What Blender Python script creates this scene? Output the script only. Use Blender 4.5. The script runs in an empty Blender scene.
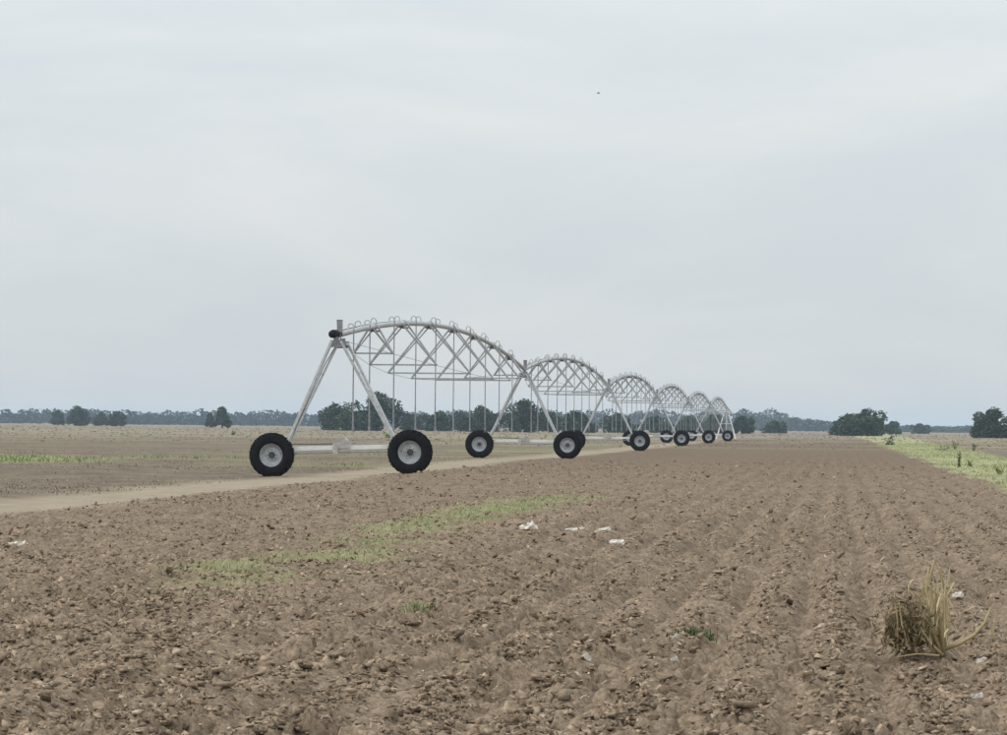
import bpy, math, random
import numpy as np
from mathutils import Vector, Matrix

random.seed(7)
rng = np.random.default_rng(7)
R = math.radians
scene = bpy.context.scene
col = scene.collection

# ------------------------------------------------------------------ camera
CAM_H = 1.45
cam_d = bpy.data.cameras.new('camera')
cam = bpy.data.objects.new('camera', cam_d)
col.objects.link(cam)
cam_d.sensor_width = 36.0
cam_d.lens = 107.2                      # long phone zoom
cam_d.clip_start = 0.1
cam_d.clip_end = 20000
PITCH, ROLL = R(1.12), R(0.57)
cam.matrix_world = (Matrix.Translation((0, 0, CAM_H)) @ Matrix.Rotation(R(90) + PITCH, 4, 'X')
                    @ Matrix.Rotation(ROLL, 4, 'Z'))
scene.camera = cam

# ------------------------------------------------------------------ sky and sun
SUN_EL, SUN_AZ = R(42), R(265)          # azimuth from +Y clockwise: to the left, a little behind the camera
world = bpy.data.worlds.new('World')
scene.world = world
world.use_nodes = True
wn, wl = world.node_tree.nodes, world.node_tree.links
wn.clear()
wo = wn.new('ShaderNodeOutputWorld')
bg = wn.new('ShaderNodeBackground')
sky = wn.new('ShaderNodeTexSky')
sky.sky_type = 'NISHITA'
sky.sun_disc = False
sky.sun_elevation = SUN_EL
sky.sun_rotation = SUN_AZ
sky.air_density = 1.0
sky.dust_density = 3.0
wtc = wn.new('ShaderNodeTexCoord')
wmap = wn.new('ShaderNodeMapping')
wmap.inputs['Scale'].default_value = (2.6, 2.6, 8.0)
wmap.inputs['Location'].default_value = (0.3, 0.0, 0.4)
wl.new(wtc.outputs['Generated'], wmap.inputs['Vector'])
n1 = wn.new('ShaderNodeTexNoise')
n1.inputs['Scale'].default_value = 2.2
n1.inputs['Detail'].default_value = 5
n1.inputs['Roughness'].default_value = 0.56
n1.inputs['Distortion'].default_value = 0.4
wl.new(wmap.outputs['Vector'], n1.inputs['Vector'])
ramp = wn.new('ShaderNodeValToRGB')     # the closed cloud deck: thin and thick places
ramp.color_ramp.elements[0].position = 0.36
ramp.color_ramp.elements[0].color = (6.4, 6.95, 7.25, 1)
ramp.color_ramp.elements[1].position = 0.68
ramp.color_ramp.elements[1].color = (7.5, 7.7, 7.75, 1)
wl.new(n1.outputs['Fac'], ramp.inputs['Fac'])
wmix = wn.new('ShaderNodeMix')
wmix.data_type = 'RGBA'
wmix.inputs['Factor'].default_value = 0.93   # cloud cover over the blue sky
wl.new(sky.outputs['Color'], wmix.inputs['A'])
sep = wn.new('ShaderNodeSeparateXYZ')                        # an overcast deck brightens evenly towards the zenith
wl.new(wtc.outputs['Generated'], sep.inputs['Vector'])
lift = wn.new('ShaderNodeMath'); lift.operation = 'MULTIPLY_ADD'; lift.use_clamp = False
lift.inputs[1].default_value = 1.3; lift.inputs[2].default_value = 0.97
pos_z = wn.new('ShaderNodeMath'); pos_z.operation = 'MAXIMUM'; pos_z.inputs[1].default_value = 0.0
wl.new(sep.outputs['Z'], pos_z.inputs[0]); wl.new(pos_z.outputs[0], lift.inputs[0])
deck = wn.new('ShaderNodeVectorMath'); deck.operation = 'SCALE'
wl.new(ramp.outputs['Color'], deck.inputs[0]); wl.new(lift.outputs[0], deck.inputs['Scale'])
wl.new(deck.outputs['Vector'], wmix.inputs['B'])
wl.new(wmix.outputs['Result'], bg.inputs['Color'])
bg.inputs['Strength'].default_value = 0.1
wl.new(bg.outputs['Background'], wo.inputs['Surface'])

sun_d = bpy.data.lights.new('sun', 'SUN')
sun_d.energy = 1.4
sun_d.angle = R(10)
sun_d.color = (1.0, 0.96, 0.9)
sun = bpy.data.objects.new('sun', sun_d)
col.objects.link(sun)
to_sun = Vector((math.sin(SUN_AZ) * math.cos(SUN_EL), math.cos(SUN_AZ) * math.cos(SUN_EL), math.sin(SUN_EL)))
sun.rotation_euler = (-to_sun).to_track_quat('-Z', 'Y').to_euler()

scene.view_settings.view_transform = 'Standard'
scene.view_settings.look = 'None'
scene.view_settings.exposure = 0.0
scene.view_settings.gamma = 1.0
scene.view_settings.use_curve_mapping = False
scene.render.engine = 'CYCLES'
scene.cycles.use_denoising = True
scene.cycles.max_bounces = 6
scene.cycles.diffuse_bounces = 3
scene.cycles.glossy_bounces = 2
scene.cycles.volume_bounces = 1

# ------------------------------------------------------------------ helpers
def tag(o, label=None, cat=None, group=None, kind=None):
    if label: o['label'] = label
    if cat: o['category'] = cat
    if group: o['group'] = group
    if kind: o['kind'] = kind
    return o

def empty(name, loc=(0, 0, 0), rz=0.0, parent=None):
    o = bpy.data.objects.new(name, None)
    col.objects.link(o)
    o.location = loc
    o.rotation_euler = (0, 0, rz)
    o.empty_display_size = 0.2
    o.parent = parent
    return o

def mesh_np(name, V, F, mat, smooth=False, attrs=None):
    """numpy vertices (n,3) and faces (m,k) -> mesh"""
    V = np.asarray(V, dtype=np.float32); F = np.asarray(F, dtype=np.int32)
    me = bpy.data.meshes.new(name)
    k = F.shape[1]
    me.vertices.add(len(V)); me.vertices.foreach_set('co', V.ravel())
    me.loops.add(F.size); me.loops.foreach_set('vertex_index', F.ravel())
    me.polygons.add(len(F))
    me.polygons.foreach_set('loop_start', np.arange(0, F.size, k, dtype=np.int32))
    me.polygons.foreach_set('loop_total', np.full(len(F), k, dtype=np.int32))
    if smooth: me.polygons.foreach_set('use_smooth', np.ones(len(F), dtype=bool))
    me.update(calc_edges=True)
    for an, av in (attrs or {}).items():
        a = me.attributes.new(an, 'FLOAT', 'POINT')
        a.data.foreach_set('value', np.asarray(av, dtype=np.float32))
    if mat: me.materials.append(mat)
    return me

def link(name, me, parent=None, loc=(0, 0, 0), rot=(0, 0, 0)):
    o = bpy.data.objects.new(name, me)
    col.objects.link(o)
    o.parent = parent
    o.location = loc
    o.rotation_euler = rot
    return o

class MB:
    """collects boxes, tubes and lathes, then builds ONE mesh"""
    def __init__(s): s.v = []; s.f = []
    def add(s, vs, fs):
        n = len(s.v); s.v += [tuple(p) for p in vs]; s.f += [tuple(i + n for i in f) for f in fs]
    def box(s, c, d, rot=None):
        pts = [Vector((x * d[0] / 2, y * d[1] / 2, z * d[2] / 2)) for x in (-1, 1) for y in (-1, 1) for z in (-1, 1)]
        if rot is not None: pts = [rot @ p for p in pts]
        s.add([p + Vector(c) for p in pts], [(0, 1, 3, 2), (4, 6, 7, 5), (0, 4, 5, 1), (2, 3, 7, 6), (0, 2, 6, 4), (1, 5, 7, 3)])
    def tube(s, pts, r, n=8, caps=True):
        pts = [Vector(p) for p in pts]
        rs = r if isinstance(r, (list, tuple)) else [r] * len(pts)
        ring = []; prev = None
        for i, p in enumerate(pts):
            t = (pts[min(i + 1, len(pts) - 1)] - pts[max(i - 1, 0)]).normalized()
            if prev is None:
                a = Vector((0, 0, 1)) if abs(t.z) < 0.9 else Vector((1, 0, 0))
                u = t.cross(a).normalized()
            else:
                u = (prev - t * prev.dot(t)).normalized()
            prev = u; w = t.cross(u)
            ring.append([p + (u * math.cos(2 * math.pi * k / n + math.pi / n) + w * math.sin(2 * math.pi * k / n + math.pi / n)) * rs[i] for k in range(n)])
        vs = [q for rg in ring for q in rg]; fs = []
        for i in range(len(pts) - 1):
            for k in range(n):
                fs.append((i * n + k, i * n + (k + 1) % n, (i + 1) * n + (k + 1) % n, (i + 1) * n + k))
        if caps:
            fs.append(tuple(range(n))[::-1]); fs.append(tuple((len(pts) - 1) * n + k for k in range(n)))
        s.add(vs, fs)
    def lathe(s, prof, n=32, axis='Y', closed=True):
        """prof: (radius, along axis)"""
        vs = []; m = len(prof)
        for k in range(n):
            a = 2 * math.pi * k / n
            for (r, h) in prof:
                vs.append((r * math.cos(a), h, r * math.sin(a)) if axis == 'Y' else (r * math.cos(a), r * math.sin(a), h))
        fs = []
        for k in range(n):
            for i in range(m if closed else m - 1):
                j = (i + 1) % m
                fs.append((k * m + i, k * m + j, ((k + 1) % n) * m + j, ((k + 1) % n) * m + i))
        s.add(vs, fs)
    def mesh(s, name, mat, smooth=False):
        me = bpy.data.meshes.new(name)
        me.from_pydata(s.v, [], s.f); me.update()
        if smooth:
            me.polygons.foreach_set('use_smooth', [True] * len(me.polygons))
        me.materials.append(mat)
        return me
    def build(s, name, mat, parent=None, smooth=False, loc=(0, 0, 0), rot=(0, 0, 0)):
        return link(name, s.mesh(name, mat, smooth), parent, loc, rot)

def copy_tree(o, parent=None):
    c = o.copy(); col.objects.link(c); c.parent = parent
    for ch in list(o.children): copy_tree(ch, c)
    return c

def hash2(ix, iy, seed):
    h = (ix.astype(np.int64) * 374761393 + iy.astype(np.int64) * 668265263 + seed * 1442695041) & 0xFFFFFFFF
    h = ((h ^ (h >> 13)) * 1274126177) & 0xFFFFFFFF
    h = ((h ^ (h >> 16)) * 2246822519) & 0xFFFFFFFF
    return ((h ^ (h >> 15)) & 0xFFFFFF) / float(0xFFFFFF)

def vnoise(x, y, s, seed=0):
    """value noise 0..1, feature size s metres"""
    x = x / s; y = y / s
    ix = np.floor(x); iy = np.floor(y); fx = x - ix; fy = y - iy
    fx = fx * fx * (3 - 2 * fx); fy = fy * fy * (3 - 2 * fy)
    a = hash2(ix, iy, seed); b = hash2(ix + 1, iy, seed); c = hash2(ix, iy + 1, seed); d = hash2(ix + 1, iy + 1, seed)
    return (a * (1 - fx) + b * fx) * (1 - fy) + (c * (1 - fx) + d * fx) * fy

def cells(x, y, s, seed=0):
    """broken crust: every cell is a chip tilted its own way; returns (height -1..1, id value)"""
    x = x / s; y = y / s
    ix = np.floor(x); iy = np.floor(y)
    best = np.full(x.shape, 9.0); val = np.zeros(x.shape); hh = np.zeros(x.shape)
    for dx in (-1, 0, 1):
        for dy in (-1, 0, 1):
            cx = ix + dx; cy = iy + dy
            ox = cx + hash2(cx, cy, seed) - x; oy = cy + hash2(cx, cy, seed + 1) - y
            d = ox ** 2 + oy ** 2
            m = d < best
            best = np.where(m, d, best)
            v = hash2(cx, cy, seed + 2)
            val = np.where(m, v, val)
            hh = np.where(m, v + ox * (hash2(cx, cy, seed + 3) - 0.5) * 2.4 + oy * (hash2(cx, cy, seed + 4) - 0.5) * 2.4 - d * 0.5, hh)
    return hh - 0.5, val

# ------------------------------------------------------------------ materials
def new_mat(name):
    m = bpy.data.materials.new(name); m.use_nodes = True
    nt = m.node_tree
    b = nt.nodes['Principled BSDF']
    b.inputs['Specular IOR Level'].default_value = 0.25
    return m, nt, b

def node(nt, typ, **kw):
    n = nt.nodes.new(typ)
    for k, v in kw.items():
        if k in n.inputs: n.inputs[k].default_value = v
        else: setattr(n, k, v)
    return n

def noise(nt, vec, scale, detail=4, rough=0.55):
    n = node(nt, 'ShaderNodeTexNoise', Scale=scale, Detail=detail, Roughness=rough)
    nt.links.new(vec, n.inputs['Vector'])
    return n.outputs['Fac']

def mixc(nt, fac, a, b, blend='MIX'):
    n = nt.nodes.new('ShaderNodeMix'); n.data_type = 'RGBA'; n.blend_type = blend
    for k, v in (('Factor', fac), ('A', a), ('B', b)):
        if isinstance(v, (tuple, float, int)): n.inputs[k].default_value = v if not isinstance(v, tuple) else (*v, 1)[:4]
        else: nt.links.new(v, n.inputs[k])
    return n.outputs['Result']

def ramp2(nt, fac, p0, p1, c0=(0, 0, 0), c1=(1, 1, 1)):
    r = nt.nodes.new('ShaderNodeValToRGB')
    r.color_ramp.elements[0].position = p0; r.color_ramp.elements[0].color = (*c0, 1)
    r.color_ramp.elements[1].position = p1; r.color_ramp.elements[1].color = (*c1, 1)
    nt.links.new(fac, r.inputs['Fac'])
    return r.outputs['Color']

def simple_mat(name, c0, c1, scale=3.0, rough=0.8, metal=0.0, detail=4, spec=0.25, p=(0.35, 0.65)):
    """two-tone procedural material"""
    m, nt, b = new_mat(name)
    g = node(nt, 'ShaderNodeNewGeometry')
    f = noise(nt, g.outputs['Position'], scale, detail)
    nt.links.new(ramp2(nt, f, p[0], p[1], c0, c1), b.inputs['Base Color'])
    b.inputs['Roughness'].default_value = rough
    b.inputs['Metallic'].default_value = metal
    b.inputs['Specular IOR Level'].default_value = spec
    return m

def leaf_mat(name, c0, c1, scale=0.8):
    m, nt, b = new_mat(name)
    a = node(nt, 'ShaderNodeAttribute', attribute_name='tint')
    g = node(nt, 'ShaderNodeNewGeometry')
    f = noise(nt, g.outputs['Position'], scale, 2)
    mt = node(nt, 'ShaderNodeMath', operation='MULTIPLY_ADD')
    nt.links.new(f, mt.inputs[0]); mt.inputs[1].default_value = 0.6
    ml = node(nt, 'ShaderNodeMath', operation='MULTIPLY'); ml.inputs[1].default_value = 0.5
    nt.links.new(a.outputs['Fac'], ml.inputs[0]); nt.links.new(ml.outputs[0], mt.inputs[2])
    nt.links.new(ramp2(nt, mt.outputs[0], 0.25, 0.85, c0, c1), b.inputs['Base Color'])
    b.inputs['Roughness'].default_value = 0.7
    b.inputs['Specular IOR Level'].default_value = 0.15
    return m

M = {}
M['steel'] = simple_mat('galvanised_steel', (0.42, 0.44, 0.46), (0.58, 0.60, 0.61), 9, 0.45, 0.3, 5, 0.4)
M['steel_dull'] = simple_mat('weathered_steel', (0.20, 0.21, 0.23), (0.31, 0.32, 0.34), 7, 0.55, 0.25, 5, 0.4)
M['pipe'] = simple_mat('pipe_steel', (0.34, 0.35, 0.37), (0.47, 0.48, 0.50), 6, 0.45, 0.3, 5, 0.4)
M['truss'] = simple_mat('truss_steel', (0.33, 0.34, 0.36), (0.45, 0.46, 0.48), 9, 0.5, 0.3, 5, 0.4)
M['white_steel'] = simple_mat('pale_galvanised_beam', (0.72, 0.73, 0.72), (0.82, 0.82, 0.80), 5, 0.45, 0.1, 5, 0.4)
M['rubber'] = simple_mat('tyre_rubber', (0.007, 0.007, 0.009), (0.016, 0.016, 0.018), 14, 0.85, 0, 4, 0.12)
M['black_rubber'] = simple_mat('black_boot_rubber', (0.008, 0.008, 0.008), (0.016, 0.016, 0.016), 9, 0.7)
M['hose'] = simple_mat('grey_hose', (0.22, 0.23, 0.25), (0.31, 0.32, 0.34), 6, 0.6)
M['motor'] = simple_mat('motor_casing', (0.34, 0.34, 0.33), (0.5, 0.5, 0.47), 9, 0.5)
M['rim'] = simple_mat('wheel_rim_steel', (0.38, 0.40, 0.42), (0.54, 0.56, 0.58), 8, 0.4, 0.2, 5, 0.4)
M['bark'] = simple_mat('bark', (0.05, 0.04, 0.032), (0.10, 0.085, 0.07), 2.0, 0.9)
M['leaf'] = leaf_mat('tree_leaf', (0.018, 0.034, 0.016), (0.062, 0.096, 0.042))
M['leaf_far'] = leaf_mat('far_wood_leaf', (0.014, 0.026, 0.018), (0.038, 0.056, 0.036), 0.08)
M['grass'] = leaf_mat('green_grass', (0.17, 0.19, 0.085), (0.34, 0.36, 0.18), 3)
M['grass_bright'] = leaf_mat('bright_grass', (0.19, 0.225, 0.10), (0.39, 0.43, 0.22), 3)
M['grass_dark'] = leaf_mat('weed_green', (0.045, 0.07, 0.028), (0.11, 0.14, 0.06), 3)
M['grass_dry'] = leaf_mat('verge_grass', (0.25, 0.265, 0.125), (0.46, 0.47, 0.26), 1)
M['grass_tan'] = leaf_mat('dry_field_grass', (0.23, 0.18, 0.135), (0.34, 0.285, 0.21), 0.3)
M['straw'] = leaf_mat('straw', (0.38, 0.31, 0.17), (0.68, 0.57, 0.35), 9)
M['residue'] = leaf_mat('grey_straw', (0.20, 0.165, 0.115), (0.46, 0.40, 0.31), 9)
M['dark_straw'] = leaf_mat('rotten_leaf', (0.10, 0.075, 0.042), (0.34, 0.265, 0.155), 14)
M['hub'] = simple_mat('greasy_hub', (0.05, 0.05, 0.052), (0.11, 0.11, 0.11), 9, 0.6)
M['white'] = simple_mat('white_scrap', (0.52, 0.47, 0.40), (0.76, 0.72, 0.65), 18, 0.8)
M['stone'] = simple_mat('pale_stone', (0.34, 0.30, 0.25), (0.52, 0.47, 0.41), 30, 0.9)
M['feather'] = simple_mat('dark_feather', (0.03, 0.03, 0.03), (0.06, 0.06, 0.06), 20, 0.8)

# clods: each lump has a tone of its own (attribute tint)
def soil_colour(nt, pos, tint=None):
    big = noise(nt, pos, 0.35, 4, 0.6)
    mid = noise(nt, pos, 4.0, 5, 0.65)
    fine = noise(nt, pos, 28.0, 4, 0.7)
    c = ramp2(nt, mid, 0.30, 0.72, (0.142, 0.106, 0.075), (0.294, 0.229, 0.169))
    c = mixc(nt, ramp2(nt, big, 0.35, 0.75, (0, 0, 0), (0.7, 0.7, 0.7)), c, (0.232, 0.178, 0.130))
    sp = ramp2(nt, fine, 0.34, 0.70, (0.55, 0.53, 0.50), (1.4, 1.4, 1.4))
    c = mixc(nt, 1.0, c, sp, 'MULTIPLY')
    if tint is not None:
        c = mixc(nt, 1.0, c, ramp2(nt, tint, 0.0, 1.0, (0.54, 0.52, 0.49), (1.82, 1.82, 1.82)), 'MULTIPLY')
    return c

def clod_mat():
    m, nt, b = new_mat('clod_soil')
    g = node(nt, 'ShaderNodeNewGeometry')
    a = node(nt, 'ShaderNodeAttribute', attribute_name='tint')
    nt.links.new(soil_colour(nt, g.outputs['Position'], a.outputs['Fac']), b.inputs['Base Color'])
    b.inputs['Roughness'].default_value = 0.95
    b.inputs['Specular IOR Level'].default_value = 0.1
    return m
M['clod'] = clod_mat()

def ground_mat():
    m, nt, b = new_mat('field_ground')
    L = nt.links
    g = node(nt, 'ShaderNodeNewGeometry')
    pos = g.outputs['Position']
    def at(n): return node(nt, 'ShaderNodeAttribute', attribute_name=n).outputs['Fac']
    soil = soil_colour(nt, pos, at('tint'))
    # far away only broad tones can be seen
    # fallow land left of the track: crusted earth with dry weeds
    fb = noise(nt, pos, 0.08, 5, 0.6)
    ff = noise(nt, pos, 1.3, 5, 0.65)
    fallow = mixc(nt, ramp2(nt, fb, 0.42, 0.6), (0.165, 0.130, 0.097), (0.172, 0.140, 0.104))
    fallow = mixc(nt, 1.0, fallow, ramp2(nt, ff, 0.3, 0.7, (0.72, 0.72, 0.72), (1.25, 1.25, 1.22)), 'MULTIPLY')
    fallow = mixc(nt, ramp2(nt, noise(nt, pos, 0.22, 5, 0.7), 0.52, 0.66, (0, 0, 0), (0.35, 0.35, 0.35)), fallow, (0.185, 0.175, 0.10))
    fallow = mixc(nt, 1.0, fallow, ramp2(nt, noise(nt, pos, 0.45, 4, 0.7), 0.36, 0.62, (0.74, 0.73, 0.72), (1.12, 1.12, 1.12)), 'MULTIPLY')
    far = mixc(nt, ramp2(nt, noise(nt, pos, 0.02, 4, 0.6), 0.38, 0.62), (0.20, 0.16, 0.122), (0.245, 0.208, 0.152))
    track = ramp2(nt, noise(nt, pos, 1.2, 5, 0.6), 0.3, 0.7, (0.255, 0.21, 0.15), (0.34, 0.285, 0.21))
    verge = mixc(nt, ramp2(nt, noise(nt, pos, 0.3, 5, 0.7), 0.5, 0.64), ramp2(nt, noise(nt, pos, 0.5, 5, 0.65), 0.32, 0.68, (0.25, 0.26, 0.13), (0.39, 0.40, 0.22)), (0.26, 0.225, 0.15))
    green = ramp2(nt, noise(nt, pos, 2.0, 5, 0.65), 0.3, 0.7, (0.21, 0.205, 0.105), (0.31, 0.32, 0.16))
    c = mixc(nt, at('m_fallow'), soil, fallow)
    c = mixc(nt, at('m_far'), c, far)
    c = mixc(nt, at('m_verge'), c, verge)
    c = mixc(nt, at('m_green'), c, green)
    c = mixc(nt, at('m_track'), c, track)
    L.new(c, b.inputs['Base Color'])
    bp = node(nt, 'ShaderNodeBump', Strength=0.6, Distance=0.02)
    L.new(noise(nt, pos, 45.0, 4, 0.7), bp.inputs['Height'])
    L.new(bp.outputs['Normal'], b.inputs['Normal'])
    b.inputs['Roughness'].default_value = 0.95
    b.inputs['Specular IOR Level'].default_value = 0.1
    return m
M['ground'] = ground_mat()

# ------------------------------------------------------------------ layout of the field
SLOPE = 0.1112                # crop rows and machine run 6.4 degrees right of straight ahead
ROWANG = -math.atan(SLOPE)
F_PX, CX, CY = 2999.0, 503.5, 367.5

def ray(px, py):
    d = Matrix.Rotation(R(90) + PITCH, 3, 'X') @ Matrix.Rotation(ROLL, 3, 'Z') @ Vector(((px - CX) / F_PX, (CY - py) / F_PX, -1))
    return d / d.y
def on_ground(px, py):
    """where the line of sight through a spot of the photograph meets the flat field"""
    d = ray(px, py); t = -CAM_H / d.z
    return (d.x * t, t)
def at_dist(px, Y, py=425):
    return ray(px, py).x * Y

D1 = 86.5
SPAN_DY = 0.58 * D1
TOWERS = [(-4.62 + SLOPE * SPAN_DY * i, D1 + SPAN_DY * i) for i in range(7)]
SPAN_L = math.hypot(SPAN_DY, SPAN_DY * SLOPE)
TILT = 0.031

def lateral(x, y): return x - SLOPE * y      # metres right of the row line through the camera

def smooth(a, b, x):
    t = np.clip((x - a) / (b - a), 0, 1)
    return t * t * (3 - 2 * t)

def masks(x, y):
    v = lateral(x, y)
    w = (vnoise(x, y, 3.0, 11) - 0.5) * 1.6 + (vnoise(x, y, 0.7, 12) - 0.5) * 0.7
    tw = (vnoise(y, x * 0 + 3.0, 14.0, 17) - 0.5) * 1.2
    c = v + 14.5 + tw * 0.7
    m_track = smooth(2.0, 0.7, np.abs(c) + w * 0.55) * smooth(420, 260, y)
    m_fallow = smooth(0.3, 1.4, -(v + 13.6) + w * 0.4)
    m_verge = smooth(3.8, 4.7, v + w * 0.55) * smooth(9.2, 7.6, v + w * 0.8 - 0.012 * np.maximum(y - 120, 0)) * smooth(10, 40, y)
    m_fallow = np.maximum(m_fallow, smooth(7.6, 9.2, v + w * 0.8))
    far = smooth(180, 420, y + 160 * (vnoise(x, y, 60.0, 14) - 0.5))
    m_far = far * np.maximum(m_fallow, smooth(300, 520, y + 120 * (vnoise(x, y, 30.0, 15) - 0.5)))
    strip = smooth(1.25, 0.3, np.abs(v + 5.75 + 0.25 * np.sin(y * 0.15)) + w * 0.42) * smooth(22, 31, y + w) * smooth(74, 56, y + w * 3)
    patch = smooth(1.25, 0.5, np.sqrt(((x + 21) / 7.0) ** 2 + ((y - 112) / 11.0) ** 2) + w * 0.12)
    band = smooth(0.55, 0.2, np.abs((y - 122 - 0.5 * (x + 12)) / 8.0) + w * 0.2) * smooth(-19, -15, x) * smooth(-6.5, -10, x) * 0.4
    # weedy stretch right of the track beneath the machine
    weeds = 0.16 * smooth(0.52, 0.72, vnoise(x, y, 9.0, 31)) * m_fallow * smooth(60, 100, y)
    far_weeds = 0.55 * smooth(0.5, 0.68, vnoise(x, y, 22.0, 33)) * smooth(170, 300, y) * smooth(700, 450, y)
    weeds = np.maximum(weeds, 0.55 * smooth(0.4, 0.62, vnoise(x, y, 7.0, 34)) * smooth(1.3, 0.7, np.hypot((x + 1.5 - 0.11 * (y - 140)) / 8.0, (y - 150) / 45.0)) * m_fallow)
    m_green = np.clip(np.maximum.reduce([strip * smooth(0.22, 0.7, 0.55 * vnoise(x, y, 0.5, 19) + 0.5 * vnoise(x, y, 1.7, 95)) * 0.7, patch, band, weeds, far_weeds]), 0, 1)
    return dict(m_track=m_track, m_fallow=m_fallow, m_verge=m_verge, m_far=m_far, m_green=m_green)

def base_height(x, y):
    """slow lie of the land, without clods"""
    h = 0.05 * (vnoise(x, y, 11.0, 41) - 0.5) * smooth(12, 30, y)
    tx, ty = TOWERS[0]
    c, s = math.cos(ROWANG), math.sin(ROWANG)
    lx = (x - tx) * c + (y - ty) * s
    d = np.hypot(x - tx, y - ty)
    h = h * smooth(2.0, 9.0, d) + np.clip(lx, -3, 3) * TILT * smooth(9.0, 3.0, d)
    return h

def height(x, y, m=None):
    m = m or masks(x, y)
    v = lateral(x, y)
    rough = 1 - 0.8 * m['m_track'] - 0.6 * m['m_fallow'] * (1 - m['m_track']) - 0.5 * m['m_verge']
    rough = np.clip(rough, 0.08, 1)
    vv = v + 0.09 * (vnoise(x, y, 2.5, 5) - 0.5)
    ridge = np.abs(np.cos(math.pi * vv / 0.52)) ** 0.7 * 2 - 1.2          # rounded ridges, sharp furrows between them
    rows = ridge * 0.050 * (0.3 + 1.2 * vnoise(x, y, 2.4, 6)) * (0.25 + 0.75 * smooth(-5.0, -3.0, v))
    wheelings = -0.05 * np.exp(-(((v + 1.9) / 0.22) ** 2)) - 0.05 * np.exp(-(((v + 3.75) / 0.22) ** 2))
    wx = x + 0.05 * (vnoise(x, y, 0.09, 61) - 0.5); wy = y + 0.05 * (vnoise(x, y, 0.09, 62) - 0.5)
    l1, t1 = cells(wx, wy, 0.15, 51)
    l2, t2 = cells(wx, wy, 0.065, 57)
    patchy = 0.45 + 1.0 * smooth(0.3, 0.7, 0.6 * vnoise(x, y, 1.1, 63) + 0.4 * vnoise(x, y, 0.4, 64))
    lump = (l1 * 0.040 + l2 * 0.026) * patchy + (vnoise(x, y, 0.035, 8) - 0.5) * 0.012 + (vnoise(x, y, 0.6, 9) - 0.5) * 0.05
    near = smooth(240, 60, y)
    h = base_height(x, y) + rough * (rows + wheelings * smooth(90, 50, y)) * smooth(260, 110, y) + rough * lump * (0.25 + 0.75 * near)
    h = h - 0.04 * m['m_track']
    tint = 0.09 + 0.36 * (0.5 * t1 + 0.5 * t2) + 0.16 * vnoise(x, y, 0.8, 65)
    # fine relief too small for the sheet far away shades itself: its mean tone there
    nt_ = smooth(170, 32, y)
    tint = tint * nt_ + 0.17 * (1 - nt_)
    return h, np.clip(tint, 0, 1)

def z_at(x, y):
    return float(height(np.array([x]), np.array([y]))[0][0])
def zb_at(x, y):
    return float(base_height(np.array([x], dtype=float), np.array([y], dtype=float))[0])

# ------------------------------------------------------------------ ground (one continuous sheet, split along its own faces)
def build_ground():
    ys = [-6.0, 0.0, 5.0, 8.0]
    y = 9.0
    while y < 300:
        ys.append(y); y += max(0.026 * (y / 14.0) ** 1.5, 0.022)
    while y < 6000:
        ys.append(y); y *= 1.035
    ys.append(6000.0)
    ys = np.array(ys)
    t = np.arange(-0.215, 0.2151, 0.00095)
    g = []
    a = 0.22
    while a < 3.2:
        g.append(a); a *= 1.22
    g = np.array(g + [3.3])
    t = np.concatenate([-g[::-1], t, g])
    T, Y = np.meshgrid(t, ys)
    X = T * (Y + 7.5) + SLOPE * 0
    m = masks(X.ravel(), Y.ravel())
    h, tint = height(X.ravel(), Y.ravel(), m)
    h = h * smooth(2, 8, Y.ravel())
    X = np.clip(X, -6000, 6000)
    V = np.stack([X.ravel(), Y.ravel(), h], 1)
    nr, nc = T.shape
    i = np.arange(nr - 1)[:, None] * nc + np.arange(nc - 1)[None, :]
    F = np.stack([i, i + 1, i + nc + 1, i + nc], -1).reshape(-1, 4)
    mf = {k: v[F].mean(1) for k, v in m.items()}
    which = np.zeros(len(F), int)                       # 0 ploughed
    yc = Y.ravel()[F].mean(1)
    which[(mf['m_fallow'] > 0.5) | (mf['m_far'] > 0.5)] = 1
    which[mf['m_verge'] > 0.5] = 2
    which[mf['m_track'] > 0.5] = 3
    for k, name in enumerate(('ploughed_field', 'ground', 'grass_verge', 'dirt_track')):
        Fk = F[which == k]
        used, inv = np.unique(Fk, return_inverse=True)
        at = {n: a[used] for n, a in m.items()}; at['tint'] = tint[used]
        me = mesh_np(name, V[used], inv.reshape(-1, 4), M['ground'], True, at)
        tag(link(name, me), kind='structure')
    return len(F)
NG = build_ground()

# ------------------------------------------------------------------ clods and straw on the ploughed soil
def ico():
    p = (1 + 5 ** .5) / 2
    v = np.array([(-1, p, 0), (1, p, 0), (-1, -p, 0), (1, -p, 0), (0, -1, p), (0, 1, p), (0, -1, -p), (0, 1, -p), (p, 0, -1), (p, 0, 1), (-p, 0, -1), (-p, 0, 1)], float)
    v /= np.linalg.norm(v[0])
    f = np.array([(0, 11, 5), (0, 5, 1), (0, 1, 7), (0, 7, 10), (0, 10, 11), (1, 5, 9), (5, 11, 4), (11, 10, 2), (10, 7, 6), (7, 1, 8), (3, 9, 4), (3, 4, 2), (3, 2, 6), (3, 6, 8), (3, 8, 9), (4, 9, 5), (2, 4, 11), (6, 2, 10), (8, 6, 7), (9, 8, 1)])
    return v, f

def scatter_xy(n, y0, y1, power, half=0.2):
    """more pieces near the viewer's end of the field"""
    u = rng.random(n); e = 1 - power
    Y = (y0 ** e + u * (y1 ** e - y0 ** e)) ** (1 / e)
    X = (rng.random(n) * 2 - 1) * half * (Y + 7.5)
    return X, Y

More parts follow.
